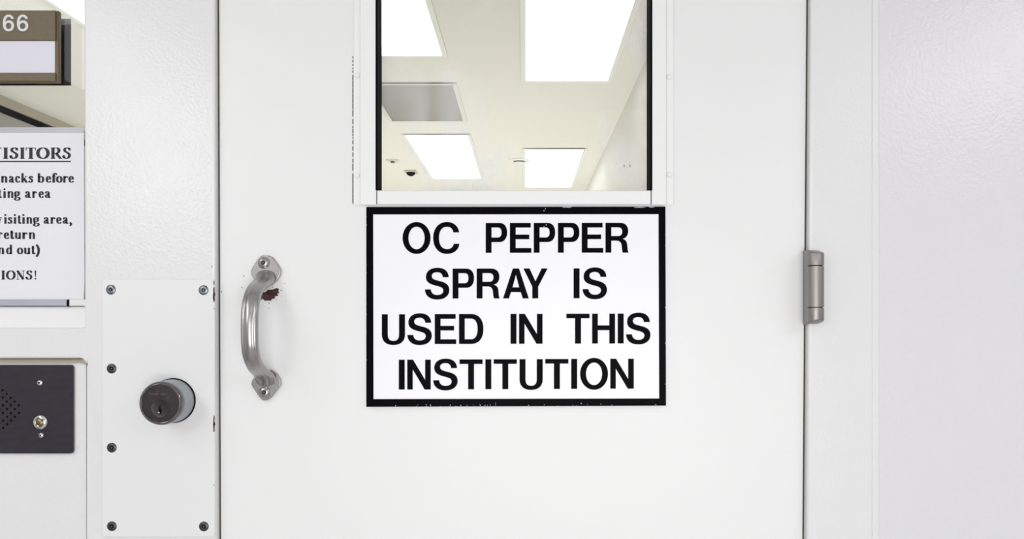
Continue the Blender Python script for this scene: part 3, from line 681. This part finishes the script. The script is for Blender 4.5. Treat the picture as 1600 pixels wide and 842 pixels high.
MB().lathe((kx - .0012, ky - .0001, kz - .0064), [(.0015, 0), (.0012, .0004), (.0002, .0006)], seg=12).build('key_pin', M_chrome, pg, smooth=True)
# small stamped maker's text and emblem
def tiny(mb, ch, px, base, h, yd, wpx):
    T = {'F': [[(0, 0), (0, 1)], [(0, 1), (.6, 1)], [(0, .5), (.5, .5)]], 'O': [arc(.35, .5, .33, .48, 0, 360, 10)], 'L': [[(0, 1), (0, 0), (.55, 0)]],
         'G': [[(.65, .8), (.4, 1), (.1, .8), (.05, .4), (.3, 0), (.65, .15), (.65, .45), (.4, .45)]], 'E': [[(.6, 1), (0, 1), (0, 0), (.6, 0)], [(0, .5), (.5, .5)]],
         'R': [[(0, 0), (0, 1), (.5, .95), (.55, .6), (0, .5)], [(.25, .5), (.6, 0)]], 'A': [[(0, 0), (.35, 1), (.7, 0)], [(.15, .35), (.55, .35)]],
         'D': [[(0, 0), (0, 1), (.4, .95), (.65, .5), (.4, .05), (0, 0)]], 'M': [[(0, 0), (0, 1), (.4, .3), (.8, 1), (.8, 0)]],
         'l': [[(0, 0), (0, 1.05)]], 'o': [arc(.3, .34, .28, .34, 0, 360, 10)], 'b': [[(0, 1.05), (0, 0)], arc(.3, .34, .28, .34, 0, 360, 10)],
         'a': [arc(.3, .34, .28, .34, 0, 360, 10), [(.58, .7), (.58, 0)]]}
    for ln in T[ch]:
        stroke(mb, ln, wpx, wpx, lambda x, z, y_: P(px + x * h, base - z * h, y_), yd, 0)
fy = lc.y - .0464
mb = MB()
for i, ch in enumerate('FOLGER ADAM'):
    if ch == ' ': continue
    u = (i - 5) / 5.0
    tiny(mb, ch, 246.2 + u * 12.5, 616.6 + u * u * .5 + (0.2 * i - 1) * .2, 2.5, fy, .26)
stroke(mb, arc(0, 0, 1.9, 2.1, 0, 360, 12), .4, .4, lambda x, z, y_: P(262.7 + x * .7, 621 - z, y_), fy, 0)
stroke(mb, [(-2.5, 0), (-1, 2.5), (0, 4.2), (1, 2.5), (2.5, 0), (0, 1.5), (-2.5, 0)], .4, .4, lambda x, z, y_: P(247 + x, 612.6 - z, y_), fy, 0)
mb.build('stamped_text', M_mark, lk, recalc=False)

# ------------------------------------------------------------------ pull handle
ph = thing('pull_handle', P(415, 512, 0), 'brushed steel pull handle bolted to the left side of the door', 'handle')
up = [(411, 399), (420, 399.3), (426, 402), (430.5, 408), (436.8, 417.5), (438.8, 423), (437.8, 429), (433, 438), (424, 446), (404, 443), (398.5, 438.5), (393, 430), (391.8, 423.5), (395.5, 416), (403.5, 403.5), (406.5, 400.5)]
lo = [(401, 583), (393.5, 595), (392.3, 600), (394, 604), (404.5, 620), (408.5, 624.5), (413, 626), (418.5, 625), (423.5, 621.5), (436.5, 605), (438.9, 600), (438.2, 593), (433, 584), (424, 577.5)]
for pts_ in (up, lo):
    MB().prism(poly(pts_[::-1], -.0055), [], -.0055, 0.0).build('base_plate', M_steel, ph, bevel=.0022, seg=3)
ctrl = [(416.5, 414, -.0010, 14, 6), (416, 423, .0015, 24, 8), (415, 431, .0065, 30, 10), (412.5, 438.5, .0155, 31, 12), (407, 444, .0270, 29, 13.5), (400.2, 450.5, .0410, 26.5, 15), (394.8, 462, .0545, 25.5, 16), (391.6, 478, .0635, 25.5, 16.5), (390.2, 500, .0670, 25.5, 17), (390.2, 528, .0670, 25.5, 17),
        (391.4, 547, .0640, 25.5, 16.5), (394.8, 562, .0555, 25.5, 16), (400.5, 574, .0420, 26, 15), (407.5, 581.5, .0280, 28, 13), (412.5, 587, .0160, 31, 12), (414.5, 594, .0070, 30, 10), (415, 602, .0015, 24, 8), (415.5, 610, -.0010, 14, 6)]
def catmull(vals, n):
    out = []
    m_ = len(vals)
    for i in range(m_ - 1):
        p0, p1, p2, p3 = vals[max(i - 1, 0)], vals[i], vals[i + 1], vals[min(i + 2, m_ - 1)]
        for j in range(n):
            t_ = j / n
            out.append([.5 * (2 * b_ + (c_ - a_) * t_ + (2 * a_ - 5 * b_ + 4 * c_ - d_) * t_ * t_ + (3 * b_ - a_ - 3 * c_ + d_) * t_ ** 3) for a_, b_, c_, d_ in zip(p0, p1, p2, p3)])
    out.append(list(vals[-1])); return out
pth = catmull(ctrl, 6); mb = MB(); NSG = 40; vv = []; ff = []
cs = [P(a_, b_, -d_) for a_, b_, d_, _, _ in pth]
for i, c_ in enumerate(cs):
    tg = (cs[min(i + 1, len(cs) - 1)] - cs[max(i - 1, 0)]).normalized()
    lat = Vector((1, 0, 0)); lat = (lat - tg * lat.dot(tg)).normalized(); nrm = tg.cross(lat).normalized()
    if nrm.y > 0 : nrm = -nrm
    hw, ht = pth[i][3] * .0005, pth[i][4] * .0005
    fl = min(1.0, max(0.0, (pth[i][2] - .012) / .03))
    for j in range(NSG):
        a_ = 2 * math.pi * j / NSG; cu, su = math.cos(a_), math.sin(a_)
        u = math.copysign(abs(cu) ** .85, cu); v_ = math.copysign(abs(su) ** .85, su)
        if v_ > 0: v_ -= .22 * fl * math.exp(-((abs(u) - .52) / .13) ** 2)
        vv.append(c_ + lat * (u * hw) + nrm * (v_ * ht))
for i in range(len(cs) - 1):
    for j in range(NSG):
        a_, b_ = i * NSG + j, i * NSG + (j + 1) % NSG; ff.append((a_, b_, b_ + NSG, a_ + NSG))
ff += [tuple(range(NSG)), tuple(range((len(cs) - 1) * NSG, len(cs) * NSG))]
mb.add(vv, ff).build('grip', M_steel, ph, smooth=True, angle=60)
for px, py in ((412.3, 410.6), (413.8, 612.4)):
    q = P(px, py, -.0055); r = .0092
    s_ = MB().lathe(q, [(r, 0), (r, .0012), (r * .9, .0030), (r * .62, .0046), (r * .40, .0050), (r * .37, .0032), (.0001, .0032)], seg=36).build('screw', M_steel, ph, smooth=True, angle=45)
    MB().lathe(q + Vector((0, -.0033, 0)), [(r * .36, 0), (r * .36, .0003)], seg=6).build('socket', M_black, s_)
    MB().lathe(q + Vector((0, -.0034, 0)), [(r * .14, 0), (r * .13, .0012)], seg=10).build('security_pin', M_screw, s_)
# chipped patch in the paint beside the grip
random.seed(3); b = MB()
edge = [(404, 457), (408, 454), (411, 457), (415, 456), (418, 453), (424, 452.5), (428, 451.5), (432, 450), (436, 451), (435, 455), (436.5, 457.5), (433, 459), (433.5, 462), (429, 463.5), (430, 466), (425, 467), (423, 470), (418, 469.5), (414, 470), (410, 466), (406, 465)]
b.prism(poly(edge[::-1], -.0004), [], -.0005, .0005)
for i in range(26):
    px, py = 420 + random.gauss(0, 12), 462 + random.gauss(0, 10); r = random.uniform(.35, .95)
    b.prism(blob(px, py, r * 1.2, r, -.0004, 7), [], -.0005, .0005)
for px, py in ((378, 449), (381, 431), (336, 417), (346, 456)):
    b.prism(blob(px, py, .9, .8, -.0004, 7), [], -.0005 if px > 345 else YF - .0006, .0005)
plab(b.build('paint_chip', M_chip, door), 'dark red chipped patch in the paint beside the handle')

# ------------------------------------------------------------------ hinge
hg = thing('door_hinge', P(1262, 449, YF), 'grey steel barrel hinge on the right edge of the door', 'hinge')
MB().box((P(1254.3, 0, 0).x, -.014, P(0, 507, -.012).z), (P(1259.5, 0, -.012).x, 0.0, P(0, 391, -.012).z)).build('door_side_leaf', M_hinge, hg, bevel=.0008)
MB().box((P(1257.0, 0, -.013).x, -.024, P(0, 506, -.02).z), (P(1264, 0, -.02).x, -.013, P(0, 392, -.02).z)).build('frame_side_leaf', M_hinge, hg, bevel=.0012)
hy = -.026; hx = P(1274.2, 0, hy).x; hr = .0126
def knuckle(py0, py1, tip_top=False, tip_bot=False, name='knuckle'):
    z0_, z1_ = P(0, py1, hy).z, P(0, py0, hy).z; n = 40; vv = []; ff = []
    def zoff(c_, s_): return (.0028 * (-s_ + .7) + .0012 * c_)
    rings = [(z0_, hr, -1), (z0_ + .0016, hr, 0)] if not tip_bot else [(z0_, hr * .86, -1), (z0_ + .0008, hr * .96, -1), (z0_ + .0022, hr, -1)]
    rings += [(z1_ - .0016, hr, 0), (z1_, hr, 1)] if not tip_top else [(z1_ - .0022, hr, 1), (z1_ - .0008, hr * .96, 1), (z1_, hr * .86, 1)]
    for z, r, k_ in rings:
        for i in range(n):
            a_ = 2 * math.pi * i / n; c_, s_ = math.cos(a_), math.sin(a_)
            dz = 0
            if k_ == 1 and tip_top: dz = -max(0, zoff(c_, s_))
            if k_ == -1 and tip_bot: dz = max(0, zoff(c_, s_))
            vv.append((hx + r * c_, hy + r * s_ * .9, z + dz))
    for j in range(len(rings) - 1):
        for i in range(n):
            a_, b_ = j * n + i, j * n + (i + 1) % n; ff.append((a_, b_, b_ + n, a_ + n))
    ff += [tuple(range(n))[::-1], tuple(range((len(rings) - 1) * n, len(rings) * n))]
    MB().add(vv, ff).build(name, M_hinge, hg, smooth=True, angle=40)
knuckle(390.5, 414.6, tip_top=True)
knuckle(416.2, 479.6)
knuckle(480.9, 506, tip_bot=True)
MB().lathe((hx, hy, P(0, 484, hy).z), [(.0105, 0), (.0105, P(0, 412, hy).z - P(0, 484, hy).z)], axis=(0, 0, 1)).build('pin', M_black, hg)

# faint etched mark low on the glass
ez = GY - .0004; mb = MB()
for ch, x in (('G', 960), ('l', 967.5), ('o', 969.5), ('b', 975), ('a', 980), ('l', 986)):
    tiny(mb, ch, x, 261.5, 7.4, ez, .17)
em = mb.build('etched_text', M_etch, tp, recalc=False)

for o in S.objects:
    if '_at' in o: del o['_at']
